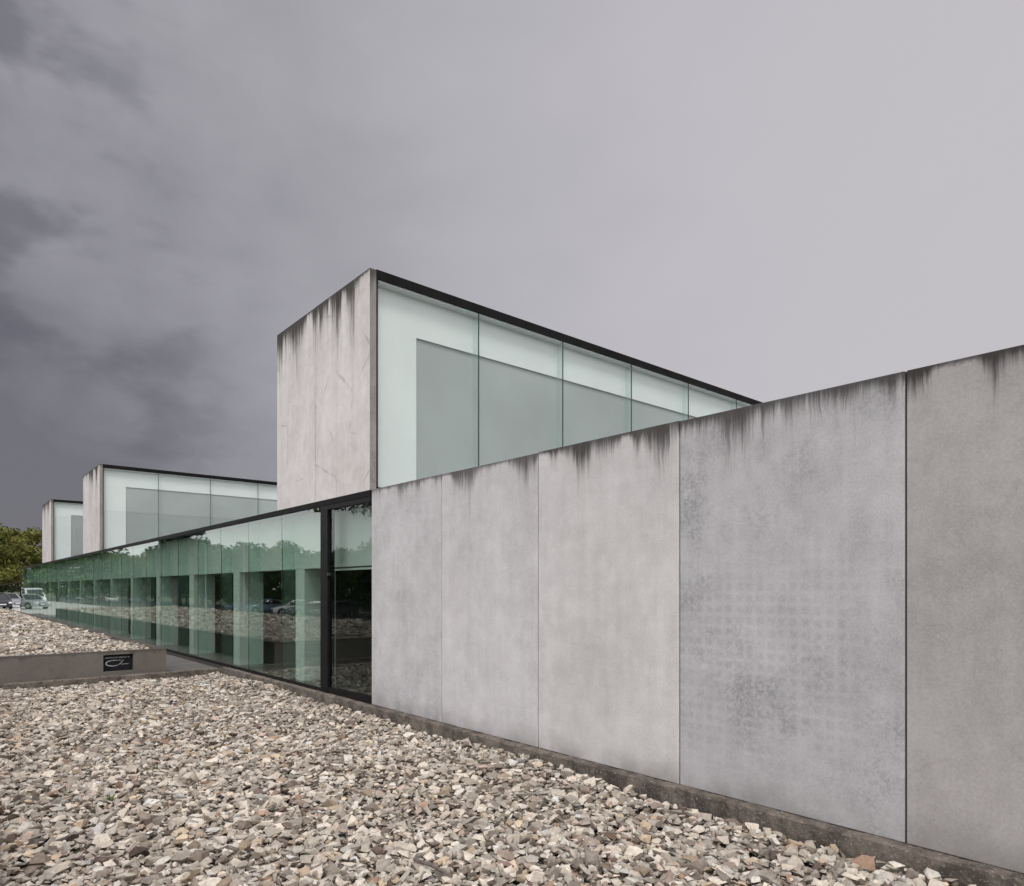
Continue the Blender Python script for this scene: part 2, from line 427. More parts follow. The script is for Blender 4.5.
# door bay: posts, sill, glass and the white lined opening behind it
k = MB(); k.rbox(D - .01, D + .12, 10.47, 10.74, WB, WT - .174, .006); k.build('door_post', M['black'], B)
k = MB(); k.box(D + .0, D + .10, YG + .004, 10.468, WB, WB + .10); k.build('door_sill', M['black'], B)
k = MB(); k.rbox(D + .03, D + .05, YG + .01, 10.465, WB + .102, WT - .172, .001)
dg = k.build('glass_door', M['doorglass'], B)
k = MB(); k.rbox(D - .03, D + .028, 10.42, 10.455, 2.08, 2.13, .008); k.build('handle', M['seal'], dg)
k = MB(); k.box(D + .34, D + .37, 10.95, 11.07, WB, LZ - .004); k.box(D + .34, D + .37, YG + .23, 10.948, LZ - .06, LZ - .024)
k.build('inner_door_frame', M['white'], B)
k = MB(); k.rbox(D + 1.6, D + 1.9, 10.4, 10.9, WB, WB + .55, .02); k.build('bench_box', M['backing'], B)
# curtain wall panes
g0, gs = 2.4871 * D, .3478 * D
edges = [10.742, g0] + [g0 + gs * (k_ + 1) for k_ in range(27)]
rng = random.Random(5)
for i, (a, b_) in enumerate(zip(edges, edges[1:])):
    k = MB(); k.rbox(0, .02, -(b_ - a) / 2 + .007, (b_ - a) / 2 - .007, WB + .055, WT - .1, .001)
    tilt = Matrix.Rotation(R(rng.uniform(-.10, .10)), 4, 'Z') @ Matrix.Rotation(R(rng.uniform(-.05, .05)), 4, 'Y')
    k.b.transform(Matrix.Translation((D + .012, (a + b_) / 2, 0)) @ Matrix.Translation((0, 0, 1.8)) @ tilt @ Matrix.Translation((0, 0, -1.8)))
    k.build('glass_pane', M['glass'], B)
for i, e_ in enumerate(edges[1:-1]):
    k = MB(); k.box(D + .018, D + .030, e_ - .0065, e_ + .0065, WB + .06, WT - .1)
    se = k.build('glazing_joint', M['seal'], B)
    k = MB(); k.box(D + .05, D + .26, e_ - .008, e_ + .008, WB + .06, WT - .1); k.build('glass_fin', M['fin'], se)
k = MB(); k.box(D - .006, D + .06, 10.742, YE, WB, WB + .052); k.build('bottom_frame', M['black'], B)
k = MB(); k.box(D + .0, D + .09, YE - .02, YE + .006, WB + .06, WT - .1); k.build('end_frame', M['black'], B)

# rooflight boxes, each running back from the facade
b0, bs = 7.07, 2.008
def rooflight(y0, wid, seed, nb, name='rooflight'):
    xl = b0 + bs * nb
    zb = WT - .002
    mid = y0 + wid * .53
    # concrete end, two panels: the first carries the rest of this box as its sub-parts
    mat = concrete('concrete_rooflight_end_%d' % seed, top=BT, seed=seed * 3.3 + .6, base=(.62, .585, .58), drip=1.0, dlen=1.35, patch=.18, patchcol=(.28, .25, .24), warm=.18, crack=.32)
    k = MB(); k.rbox(D + .0, D + .11, y0, mid - .011, zb, BT, .005)
    root = k.build('rooflight', mat, B)
    k = MB(); k.rbox(D + .002, D + .11, mid + .011, y0 + wid, zb, BT - .002, .005); k.build('end_panel', mat, root)
    k = MB(); k.box(D + .02, D + .10, mid - .0108, mid + .0108, zb, BT - .006); k.build('joint_backing', M['backing'], root)
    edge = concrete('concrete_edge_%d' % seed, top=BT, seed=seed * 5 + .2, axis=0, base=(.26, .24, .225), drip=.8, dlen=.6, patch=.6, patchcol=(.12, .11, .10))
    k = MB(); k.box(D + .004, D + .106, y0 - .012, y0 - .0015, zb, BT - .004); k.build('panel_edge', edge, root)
    k = MB(); k.box(D + .113, xl, y0 - .005, y0 + wid, BT - .125, BT + .012); k.build('roof_cap', M['fascia'], root)
    k = MB(); k.box(D + .113, D + .138, y0 - .003, y0 + .06, zb, BT - .128); k.build('corner_frame', M['black'], root)
    k = MB(); k.box(D + .142, xl, y0 - .001, y0 + .05, zb, zb + .06); k.build('bottom_rail', M['black'], root)
    xs = [D + .144] + [b0 + bs * q for q in range(nb + 1)]
    for a, c in zip(xs, xs[1:]):
        k = MB(); k.box(a + .008, c - .008, y0 + .004, y0 + .022, zb + .062, BT - .128); k.build('glass_pane', M['boxglass'], root)
        k = MB(); k.box(a + .008, c - .008, y0 + wid - .022, y0 + wid - .004, zb, BT - .128); k.build('glass_pane', M['boxglass'], root)
    for c in xs[1:]:
        k = MB(); k.box(c - .007, c + .007, y0 + .006, y0 + .024, zb + .062, BT - .128); k.build('glazing_joint', M['seal'], root)
        k = MB(); k.box(c - .008, c + .008, y0 + .03, y0 + .17, zb + .062, BT - .128); k.build('glass_fin', M['box_fin'], root)
    # white liner with one large opening, grey board deeper inside
    yb = y0 + .18
    k = MB(); k.box(D + .142, D + .935, yb, yb + .03, zb, BT - .13); k.box(D + .935, xl, yb, yb + .03, BT - .77, BT - .13)
    k.box(D + .142, xl, y0 + .03, yb - .002, BT - .15, BT - .127)
    k.build('white_liner', M['liner'], root)
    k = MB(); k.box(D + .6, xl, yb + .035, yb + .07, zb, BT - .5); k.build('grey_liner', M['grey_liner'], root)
    k = MB(); k.box(D + .142, xl, y0 + wid - .16, y0 + wid - .13, zb, BT - .13); k.build('rear_liner', M['liner'], root)
    k = MB(); k.box(xl, xl + .1, y0, y0 + wid, zb, BT - .01); k.build('rear_end', mat, root)
    return root
rooflight(9.08, 3.55, 1, 9)
rooflight(6.0274 * D, 3.65, 2, 9)
rooflight(8.7433 * D, 3.65, 3, 9)

# ------------------------------------------------------------------ retaining walls, kerbs, sign
mret = concrete('concrete_retaining', top=TZ, seed=12.3, axis=0, base=(.150, .132, .118), drip=.5, dlen=.18, patch=.5, patchcol=(.07, .06, .05))
mret2 = concrete('concrete_retaining_side', top=TZ, seed=22.3, axis=1, base=(.150, .132, .118), drip=.5, dlen=.18, patch=.5, patchcol=(.07, .06, .05))
# a recess for the sign plate between PX0..PX1
PX0, PX1, PZ0, PZ1 = 2.68, 3.22, .19, .53
k = MB()
for (xa, xb, za, zb) in ((.0, PX0, -.5, TZ), (PX1, 3.84, -.5, TZ), (PX0, PX1, -.5, PZ0), (PX0, PX1, PZ1, TZ)):
    k.box(xa, xb, YF, YF + .18, za, zb)
bmesh.ops.remove_doubles(k.b, verts=k.b.verts[:], dist=1e-5)
fw = k.build('retaining_wall', mret)
tag(fw, 'low brown-grey concrete wall facing the gravel court with a small dark sign set in it', 'wall')
k = MB(); k.rbox(3.66, 3.84, YF + .184, 52, -.5, TZ + .012, .01)
sw = k.build('retaining_wall', mret2); tag(sw, 'long low concrete wall edging the upper gravel terrace beside the glass front', 'wall')
k = MB(); k.rbox(.0, .18, -14, YF - .004, -.5, TZ - .002, .01)
lw = k.build('retaining_wall', mret2); tag(lw, 'concrete wall along the left side of the gravel court, seen mirrored in the glass', 'wall')
kb = rough_strip(.2, D - .11, KY, KY + .14, -.3, WB - .03, 'x', seed=9).build('kerb', M['plinth'])
tag(kb, kind='structure')
k = MB(); k.box(.2, 3.84, KY + .142, YF - .002, -.3, .055); k.box(3.842, D - .012, KY + .142, 60, -.3, .075)
tag(k.build('path', simple('dark_path_slab', (.115, .103, .095), .7, 0, .2, 2.5, .2)), kind='structure')

sg = empty('sign', ((PX0 + PX1) / 2, YF + .08, PZ0), label='small dark plate with a pale swoosh emblem set into the low concrete wall', cat='sign')
k = MB(); k.box(PX0 + .002, PX1 - .002, YF + .07, YF + .10, PZ0 + .002, PZ1 - .002); k.build('plate', simple('dark_plate', (.013, .013, .015), .6, 0, .3, 20, spec=.1), sg)
mtxt = simple('pale_lettering', (.42, .42, .44), .5, 0, .1, 20)
def stroke(pts, w, y, k):
    """flat raised stroke in the plane of the plate"""
    for (p, q) in zip(pts, pts[1:]):
        a = Vector((p[0], 0, p[1])); b = Vector((q[0], 0, q[1])); t = (b - a); 
        if t.length < 1e-6: continue
        t.normalize(); nrm = Vector((-t.z, 0, t.x))
        wa = p[2] if len(p) > 2 else w; wb = q[2] if len(q) > 2 else w
        vs = [a + nrm * wa / 2, b + nrm * wb / 2, b - nrm * wb / 2, a - nrm * wa / 2]
        lo = [k.b.verts.new(v + Vector((0, y, 0))) for v in vs]; hi = [k.b.verts.new(v + Vector((0, y - .003, 0))) for v in vs]
        k.b.faces.new(hi); k.b.faces.new(lo[::-1])
        for j in range(4): k.b.faces.new((lo[j], lo[(j + 1) % 4], hi[(j + 1) % 4], hi[j]))
k = MB(); W_ = PX1 - PX0; H_ = PZ1 - PZ0
def P_(u, v): return (PX0 + u * W_, PZ0 + v * H_)
pts = []
for i in range(33):                                   # open ellipse, thick at the lower left, running out into an upward tail
    th = R(70 + i * 250 / 32); u = .34 + .235 * math.cos(th); v = .47 + .165 * math.sin(th)
    pts.append((*P_(u, v), .006 + .012 * max(0, math.sin(R(i * 180 / 32)))))
pts += [(*P_(.60, .46), .010), (*P_(.66, .60), .008), (*P_(.70, .66), .005)]
stroke(pts, .01, YF + .069, k)
stroke([(*P_(.36, .66), .005), (*P_(.50, .63), .007), (*P_(.62, .64), .005)], .006, YF + .069, k)
k.build('emblem', mtxt, sg)
k = MB(); rng = random.Random(4)
u = .08
while u < .90:                                        # worn, unreadable line of small capitals
    wl = rng.choice((.018, .022, .026)); 
    stroke([P_(u, .765), P_(u, .845)], .005, YF + .069, k)
    if rng.random() < .7: stroke([P_(u, rng.choice((.77, .805, .84))), P_(u + wl, rng.choice((.77, .805, .84)))], .005, YF + .069, k)
    if rng.random() < .5: stroke([P_(u + wl, .765), P_(u + wl, .845)], .005, YF + .069, k)
    u += wl + .014 + (.02 if rng.random() < .15 else 0)
u = .62
while u < .86:
    stroke([P_(u, .36), P_(u, .415)], .005, YF + .069, k); stroke([P_(u, .36 + rng.choice((0, .05))), P_(u + .016, .36 + rng.choice((0, .05)))], .004, YF + .069, k); u += .031
k.build('lettering', mtxt, sg)

# ------------------------------------------------------------------ gravel: broken stone
def stone_mat():
    m, n, b = material('broken_stone')
    at = n.new('ShaderNodeAttribute', attribute_name='tone', attribute_type='GEOMETRY')
    co = n.new('ShaderNodeTexCoord').outputs['Object']
    f = n.noise(co, 45, 4, .65); g = n.noise(co, 11, 3)
    v = n.ramp(f, .25, .75, .80, 1.16)
    col = n.mix(1.0, at.outputs['Color'], n.comb(v, v, v), 'MULTIPLY')
    col = n.mix(n.ramp(g, .58, .74, 0, .45), col, (.30, .22, .16))
    n.put(b.inputs['Base Color'], col); b.inputs['Roughness'].default_value = .9
    b.inputs['Specular IOR Level'].default_value = .25
    n.put(b.inputs['Normal'], n.bump(f, .35, .006))
    return m
M['stone'] = stone_mat()
def stone_variant(rng, npts):
    bm = bmesh.new()
    for _ in range(npts):
        v = Vector((rng.gauss(0, 1), rng.gauss(0, 1), rng.gauss(0, 1))).normalized()
        v = Vector((v.x, v.y * rng.uniform(.7, 1), v.z))
        v *= rng.uniform(.8, 1.15); mx = max(abs(v.x), abs(v.y), abs(v.z)); v = v * (1 + .7 * (1 / mx - 1))       # between ball and block
        bm.verts.new((v.x, v.y, v.z))
    r_ = bmesh.ops.convex_hull(bm, input=bm.verts[:])
    loose = [v for v in bm.verts if not v.link_faces]
    bmesh.ops.delete(bm, geom=loose, context='VERTS')
    bm.verts.index_update()
    vs = np.array([v.co[:] for v in bm.verts], dtype=np.float32); fs = np.array([[v.index for v in f.verts] for f in bm.faces], dtype=np.int32)
    bm.free(); return vs, fs
prng = random.Random(77)
VAR_HI = [stone_variant(prng, prng.randint(8, 11)) for _ in range(60)]
VAR_LO = [stone_variant(prng, 8) for _ in range(24)]
def gravel(name, regions, seed, label, cat='gravel'):
    """regions: (x0,x1,y0,y1,z,count,median half length,hi?)"""
    rs = np.random.default_rng(seed)
    V, F, Ccol = [], [], []; base = 0
    for (x0, x1, y0, y1, z, cnt, size, hi) in regions:
        X = rs.uniform(x0, x1, cnt); Y = rs.uniform(y0, y1, cnt)
        sz = np.clip(size * np.exp(rs.normal(0, .42, cnt)), size * .42, size * 2.2)
        und = (.045 * np.clip((X - 4.2) / .6, 0, 1) if z < .2 else 0) + .02 * np.sin(X * 2.1 + 1.3 * np.sin(Y * .9)) + .018 * np.sin(Y * 1.7 + X)
        Zp = z + und + rs.uniform(-.075, .036, cnt) * (1 if hi else .8)
        az = rs.uniform(0, 2 * np.pi, cnt); ti = np.abs(rs.normal(0, .52, cnt)); td = rs.uniform(0, 2 * np.pi, cnt)
        fx = rs.uniform(.55, .95, cnt); fz = rs.uniform(.22, .58, cnt)
        kind = rs.random(cnt); br = .84 * np.exp(rs.normal(0, .30, cnt))
        var = rs.integers(0, len(VAR_HI if hi else VAR_LO), cnt)
        pal = np.array([(.54, .479, .408), (.45, .395, .335), (.60, .552, .49), (.33, .285, .245), (.44, .345, .25), (.21, .168, .138), (.45, .355, .295), (.30, .20, .14), (.16, .115, .098), (.60, .58, .55)])
        ci = np.searchsorted(np.cumsum([.29, .23, .12, .12, .065, .065, .045, .012, .028]), kind)
        col = pal[np.clip(ci, 0, 9)] * br[:, None]
        col = col * np.minimum(1, .60 / col.max(axis=1))[:, None]
        VV = VAR_HI if hi else VAR_LO
        for i in range(cnt):
            vs, fs = VV[var[i]]
            p = vs * np.array([sz[i], sz[i] * fx[i], sz[i] * fz[i]], dtype=np.float32)
            ca, sa = math.cos(az[i]), math.sin(az[i]); ct, st_ = math.cos(ti[i]), math.sin(ti[i])
            y_ = p[:, 1] * ct - p[:, 2] * st_; z_ = p[:, 1] * st_ + p[:, 2] * ct
            x2 = p[:, 0] * ca - y_ * sa; y2 = p[:, 0] * sa + y_ * ca
            q = np.stack([x2 + X[i], y2 + Y[i], z_ + Zp[i]], 1)
            np.clip(q[:, 0], x0 - .02, x1 + .02, out=q[:, 0]); np.clip(q[:, 1], y0 - .02, y1 + .02, out=q[:, 1])
            V.append(q); F.append(fs + base); base += len(vs)
            Ccol.append(np.tile(col[i], (len(fs), 1)))
    V = np.concatenate(V).astype(np.float32); F = np.concatenate(F); Cc = np.concatenate(Ccol)
    me = bpy.data.meshes.new(name)
    me.vertices.add(len(V)); me.vertices.foreach_set('co', V.ravel())
    me.loops.add(len(F) * 3); me.loops.foreach_set('vertex_index', F.ravel().astype(np.int32))
    me.polygons.add(len(F)); me.polygons.foreach_set('loop_start', np.arange(0, len(F) * 3, 3, dtype=np.int32))
    at = me.attributes.new('tone', 'FLOAT_COLOR', 'FACE')
    at.data.foreach_set('color', np.concatenate([np.clip(Cc, 0, .62), np.ones((len(Cc), 1))], 1).astype(np.float32).ravel())
    me.polygons.foreach_set('use_smooth', [False] * len(F))
    me.update(calc_edges=True); me.materials.append(M['stone'])
    o = bpy.data.objects.new(name, me); C.objects.link(o)
    return tag(o, label, cat, kind='stuff')
gravel('gravel', [
    (.24, 4.84, .9, 8.0, -.012, 34000, .0335, True),
    (.24, 4.84, 8.0, KY - .04, -.012, 33000, .034, True),
    (.24, 4.84, -9, .9, -.015, 7000, .062, False)], 11, 'pale broken stone covering the sunken court in front of the building')
gravel('gravel', [
    (-.5, 3.60, YF + .22, 28, TZ - .035, 17000, .045, False),
    (-.5, 3.60, 28, 52, TZ - .035, 10500, .068, False),
    (-3.15, -.5, YF - 4, 52, TZ - .03, 8000, .09, False),
    (-3.15, -.05, -9, YF - 4, TZ - .03, 5500, .08, False)], 12, 'pale broken stone spread on the upper terrace behind the low wall')

# ------------------------------------------------------------------ small things on the gravel
mweed = simple('weed_leaf', (.06, .12, .025), .6, 0, .3, 30)
def weed(x, y):
    r = empty('weed', (x, y, 0), label='tiny green weed growing among the pale stones', cat='plant')
    k = MB(); rg = random.Random(3)
    for i in range(11):
        a = rg.uniform(0, 6.28); h = rg.uniform(.04, .075); s_ = rg.uniform(.015, .04)
        p = [Vector((0, 0, 0)), Vector((math.cos(a) * s_, math.sin(a) * s_, h * .7)), Vector((math.cos(a) * s_ * 2, math.sin(a) * s_ * 2, h))]
        sd = Vector((-math.sin(a), math.cos(a), 0)) * .007
        v = [k.b.verts.new(c) for c in (p[0] - sd * .4, p[1] - sd, p[2], p[1] + sd, p[0] + sd * .4)]
        k.b.faces.new(v)
    o = k.build('leaf', mweed, r, at=1)
def ground_pt(px, py, z):
    zz = (EYE - z) * 679.7 / (py - 588.7); u = (px - 512.1) / 679.7 * zz
    return fwd * zz + rgt * u
gp = ground_pt(110, 800, .03); weed(gp.x, gp.y)
a, b_ = ground_pt(414, 858, .05), ground_pt(452, 876, .05)
k = MB(); k.tube([(a.x, a.y, .045), ((a.x + b_.x) / 2, (a.y + b_.y) / 2, .058), (b_.x, b_.y, .05)], [.011, .013, .009], 6)
tag(k.build('stick', simple('weathered_wood', (.13, .105, .09), .9, 0, .3, 30)), 'thin grey-brown stick lying on the gravel in the foreground', 'stick')

# ------------------------------------------------------------------ trees
def leaf_mat(name, c1, c2, c3):
    m, n, b = material(name)
    at = n.new('ShaderNodeAttribute', attribute_name='tone', attribute_type='GEOMETRY')
    t = n.sep(at.outputs['Vector'])[0]
    col = n.mix(n.ramp(t, 0, .6, 0, 1, False), c1, c2); col = n.mix(n.ramp(t, .6, 1, 0, 1, False), col, c3)
    n.put(b.inputs['Base Color'], col); b.inputs['Roughness'].default_value = .65
    b.inputs['Specular IOR Level'].default_value = .25
    return m
M['bark'] = simple('bark', (.085, .07, .055), .95, 0, .35, 9, .6)
M['leaf_a'] = leaf_mat('leaf_olive', (.058, .064, .012), (.122, .128, .023), (.225, .215, .05))
M['leaf_b'] = leaf_mat('leaf_green', (.036, .072, .018), (.075, .135, .034), (.15, .21, .06))
M['leaf_c'] = leaf_mat('leaf_dark', (.012, .026, .012), (.022, .042, .018), (.045, .075, .03))
def tree_proto(seed, H, Wd, leaf, nclump, nleaf, ls, label, cat='tree', low=.18):
    rg = random.Random(seed); root = empty('tree', (0, 0, 0), label=label, cat=cat)
    k = MB()
    th = H * .55
    pts = [Vector((0, 0, -.1)), Vector((.06, .03, th * .3)), Vector((-.08, .1, th * .65)), Vector((.05, 0, th)), Vector((0, .1, H * .85))]
    k.tube(pts, [H * .03, H * .023, H * .018, H * .013, .02], 8)
    clumps = []
    for i in range(nclump):
        z = rg.uniform(low, 1.0) ** .85
        prof = math.sqrt(max(0.05, 1 - ((z - .48) / .56) ** 2))
        a = rg.uniform(0, math.tau); rr = Wd * prof * math.sqrt(rg.uniform(.05, 1)) * rg.uniform(.75, 1.12)
        c = Vector((math.cos(a) * rr, math.sin(a) * rr, z * H + rg.uniform(-.3, .3)))
        clumps.append((c, rg.uniform(.09, .19) * Wd + .35))
        if i % 3 == 0 and low < .5:
            s_ = Vector((0, 0, max(H * .15, c.z * .6)))
            k.tube([s_, s_.lerp(c, .5) + Vector((0, 0, .25)), c], [H * .010, H * .006, .015], 5)
    k.build('trunk', M['bark'], root, smooth=True, at=1)
    V = []; F = []; T = []; b = 0
    for c, r in clumps:
        tone = min(1, max(0, .45 + rg.gauss(0, .24)))
        for _ in range(nleaf):
            d_ = Vector((rg.gauss(0, 1), rg.gauss(0, 1), rg.gauss(0, 1))).normalized() * r * rg.uniform(.25, 1) ** .5
            d_.z *= .75
            p = c + d_
            u = Vector((rg.gauss(0, 1), rg.gauss(0, 1), rg.gauss(0, .7))).normalized(); v_ = u.orthogonal().normalized()
            v_ = (Matrix.Rotation(rg.uniform(0, 6.28), 3, u) @ v_); s_ = ls * rg.uniform(.6, 1.4)
            V += [p - u * s_, p + v_ * s_ * .5, p + u * s_, p - v_ * s_ * .5]; F.append((b, b + 1, b + 2, b + 3)); b += 4
            T.append(min(1, max(0, tone + rg.gauss(0, .12))))
    me = bpy.data.meshes.new('crown'); me.from_pydata([tuple(v) for v in V], [], F)
    at = me.attributes.new('tone', 'FLOAT_VECTOR', 'FACE'); at.data.foreach_set('vector', np.repeat(np.array(T, dtype=np.float32), 3))
    me.materials.append(leaf); o = bpy.data.objects.new('crown', me); C.objects.link(o); o.parent = root
    return root
GT = 'trees standing along the far side of the car park'
protos = [tree_proto(1, 10.5, 5.2, M['leaf_a'], 120, 60, .24, 'x'), tree_proto(2, 8.5, 4.6, M['leaf_b'], 110, 60, .24, 'x', low=.1),
          tree_proto(3, 9.5, 5.0, M['leaf_b'], 120, 60, .25, 'x', low=.12), tree_proto(4, 12.0, 4.4, M['leaf_c'], 120, 70, .26, 'x', low=.15), tree_proto(5, 13.5, 5.2, M['leaf_b'], 110, 60, .2, 'x', low=.60)]
used = set()
def plant(kind, x, y, s, rz, label, group=None, z=gz0):
    p = protos[kind]
    t = p if kind not in used else copy_tree(p)
    used.add(kind)
    t.location = (x, y, z); t.rotation_euler = (0, 0, rz); t.scale = (s, s, s * 1.0)
    t['label'] = label
    if group: t['group'] = group
    return t
rg = random.Random(8)
LB = 'green bushy tree in the row behind the parked cars, seen mirrored in the glass front'
# the row mirrored in the glass
yy = 26; i = 0
while yy < 230:
    kd = rg.choice((0, 1, 1, 2, 2)); near = 40 < yy < 76
    if near: kd = 1
    plant(kd, -23.5 + rg.uniform(-2, 1.5), yy, rg.uniform(.74, .88 if near else 1.0), rg.uniform(0, 6.28), LB, GT)
    yy += rg.uniform(4.6, 7.0); i += 1
plant(3, -19.5, 112, 1.02, .4, 'tall dark tree rising above the mirrored row of trees, seen in the glass front')
plant(4, -11.3, 36.0, .87, 2.0, 'tree whose leaves hang into the top of the glass door reflection')
# the trees seen directly beyond the left end of the building
for (x, y, kd, s, lab) in (
    (5.2, 112, 0, 1.00, 'yellow-green tree at the left edge of the photo, beyond the parked cars'),
    (10.0, 118, 0, .94, 'yellow-green tree just left of the farthest glazed roof box'),
    (15.5, 121, 0, .88, 'yellow-green tree partly hidden behind the farthest glazed roof box'),
    (0.5, 124, 2, 1.1, 'green tree standing off beyond the left edge of the forecourt'),
    (7.5, 128, 1, 1.0, 'darker green tree behind the two yellow-green trees at the far left')):
    plant(kd, x, y, s, rg.uniform(0, 6.28), lab, z=-.05)
for i, (x, y) in enumerate(((21, 130), (27, 133), (-6, 132), (-13, 138))):
    plant(2, x, y, 1.0, i * 1.7, 'green tree in the distant belt behind the building', 'trees in the distant belt behind the building')

# ------------------------------------------------------------------ cars
M['tyre'] = simple('tyre', (.012, .012, .012), .85, 0, .2, 20)
M['rim'] = simple('rim', (.45, .45, .46), .35, .9, .1, 20)
M['carglass'] = simple('car_glass', (.012, .015, .018), .05, 0, .1, 3)
M['lampw'] = simple('headlight_glass', (.75, .77, .8), .1, 0, .05, 20)
M['lampr'] = simple('tail_light', (.35, .02, .02), .15, 0, .1, 20)
def paint(name, c, metal=0.0):
    m, n_, b = material(name); b.inputs['Base Color'].default_value = (*c, 1); b.inputs['Roughness'].default_value = .32
    b.inputs['Metallic'].default_value = metal; b.inputs['Coat Weight'].default_value = .8; b.inputs['Coat Roughness'].default_value = .04
    co = n_.new('ShaderNodeTexCoord').outputs['Object']; f = n_.ramp(n_.noise(co, 3, 4), .3, .7, .9, 1.06)
    n_.put(b.inputs['Base Color'], n_.mix(1.0, c, n_.comb(f, f, f), 'MULTIPLY'))
    return m
CARS = {
 # lower body top line (x from nose to tail, z), roof line; lengths in metres
 'hatch': dict(L=4.1, W=1.72, sh=[(0, .62), (.25, .74), (1.05, .92), (4.0, .98), (4.1, .8)], gh=[(1.0, .92), (1.75, 1.42), (2.3, 1.49), (3.3, 1.46), (3.95, .97)], w=(.78, 3.3), r=.31),
 'saloon': dict(L=4.55, W=1.76, sh=[(0, .60), (.2, .72), (1.25, .90), (3.75, .96), (4.45, .93), (4.55, .75)], gh=[(1.2, .90), (1.95, 1.36), (2.5, 1.43), (3.1, 1.40), (3.9, .95)], w=(.85, 3.55), r=.32),
 'van': dict(L=4.9, W=1.88, sh=[(0, .75), (.15, .95), (.75, 1.12), (4.85, 1.15), (4.9, .9)], gh=[(.65, 1.1), (1.35, 1.85), (1.8, 1.97), (4.6, 1.97), (4.85, 1.14)], w=(.9, 3.9), r=.34),
}
def make_car(kind, pm, label):
    c = CARS[kind]; L, W = c['L'], c['W']; root = empty('parked_car', (0, 0, 0), label=label, cat='car')
    hw = W / 2
    def loft(xs, zl, zt, wfun, k):
        prev = None
        for x in xs:
            lo, hi, wl, wh = zl(x), zt(x), *wfun(x)
            ring = [k.b.verts.new(p) for p in ((x, -wl, lo), (x, -wl * 1.0, (lo + hi) / 2), (x, -wh, hi - .03), (x, -wh * .86, hi), (x, 0, hi + .02), (x, wh * .86, hi), (x, wh, hi - .03), (x, wl, (lo + hi) / 2), (x, wl, lo))]
            if prev:
                for j in range(len(ring)): k.b.faces.new((prev[j], prev[(j + 1) % 9], ring[(j + 1) % 9], ring[j]))
            else: k.b.faces.new(ring)
            prev = ring
        k.b.faces.new(prev[::-1])
    def interp(tab): 
        X = [p[0] for p in tab]; Z = [p[1] for p in tab]
        return lambda x: float(np.interp(x, X, Z))
    sh, gh = interp(c['sh']), interp(c['gh'])
    def wb(x):
        e_ = min(x, L - x); s_ = hw * (.80 + .20 * min(1, (e_ / .6) ** .5)); return s_, s_ * .96
    def lowz(x):
        z = .24
        for cx in c['w']:
            q = abs(x - cx)
            if q < c['r'] + .06: z = max(z, .30 + math.sqrt(max(0, (c['r'] + .06) ** 2 - q * q)))
        return min(z, sh(x) - .1)
    k = MB(); xs = sorted(set([round(v, 3) for v in np.linspace(0, L, 46)])); loft(xs, lowz, sh, wb, k)
    x0, x1 = c['gh'][0][0], c['gh'][-1][0]; rx0, rx1 = c['gh'][1][0], c['gh'][3][0]
    gl = lambda x: sh(x) - .02
    def wg(x):
        return hw * .93, hw * (.78 if rx0 <= x <= rx1 else .82)
    # roof shell and pillars in body colour
    xsr = [rx0 + .05 + (rx1 - rx0 - .05) * i / 8 for i in range(9)]
    loft(xsr, lambda x: gh(x) - .07, lambda x: gh(x) + .012, lambda x: (hw * .80, hw * .78), k)
    for sgn in (-1, 1):
        for (xa, za, xb, zb) in ((x0 + .05, sh(x0) - .02, rx0 + .06, gh(rx0) - .02), ((rx0 + rx1) / 2, sh(2.4) - .02, (rx0 + rx1) / 2 + .02, gh(2.4) - .04), (x1 - .06, sh(x1) - .02, rx1 - .02, gh(rx1) - .02)):
            k.tube([(xa, sgn * hw * .945, za), (xb, sgn * hw * .80, zb)], [.05, .045], 6)
    if kind == 'van': k.box(2.35, L - .06, -hw * .955, hw * .955, 1.1, 1.72)
    body = k.build('body', pm, root, at=1)
    k = MB(); xsg = [x0 + (x1 - x0) * i / 20 for i in range(21)]; loft(xsg, gl, lambda x: max(gh(x) - .01, gl(x) + .01), wg, k)
    k.build('windows', M['carglass'], root, at=1)
    for cx in c['w']:
        for sgn in (-1, 1):
            wr = empty('wheel', (cx, sgn * (hw - .10), c['r'])); wr.parent = root
            k = MB(); k.tube([(0, -.10, 0), (0, -.085, 0), (0, .085, 0), (0, .10, 0)], [c['r'] - .03, c['r'], c['r'], c['r'] - .03], 20); k.build('tyre', M['tyre'], wr, at=1)
            k = MB(); k.tube([(0, sgn * .07, 0), (0, sgn * .104, 0)], [c['r'] * .62, c['r'] * .56], 14); k.build('rim', M['rim'], wr, at=1)
    for sgn in (-1, 1):
        k = MB(); ya, yb_ = sorted((sgn * hw * .52, sgn * hw * .80)); k.rbox(-.02, .22, ya, yb_, .53, .68, .03); k.build('headlight', M['lampw'], root, at=1)
        k = MB(); ya, yb_ = sorted((sgn * hw * .58, sgn * hw * .82)); k.rbox(L - .12, L + .02, ya, yb_, .68, .88, .02); k.build('tail_light', M['lampr'], root, at=1)
        k = MB(); ya, yb_ = sorted((sgn * hw * .95, sgn * (hw * .95 + .17))); k.rbox(x0 + .35, x0 + .48, ya, yb_, sh(1.4) + .02, sh(1.4) + .15, .03); k.build('wing_mirror', pm, root, at=1)
    k = MB(); k.rbox(-.03, .05, -hw * .4, hw * .4, .34, .50, .02); k.build('grille', M['tyre'], root, at=1)
    k = MB(); k.box(-.045, -.032, -.26, .26, .40, .50); k.build('number_plate', M['lampw'], root, at=1)
    return root
PW = paint('car_white', (.74, .75, .76)); PS = paint('car_silver', (.42, .44, .46), .55); PB = paint('car_blue', (.045, .09, .19), .2)
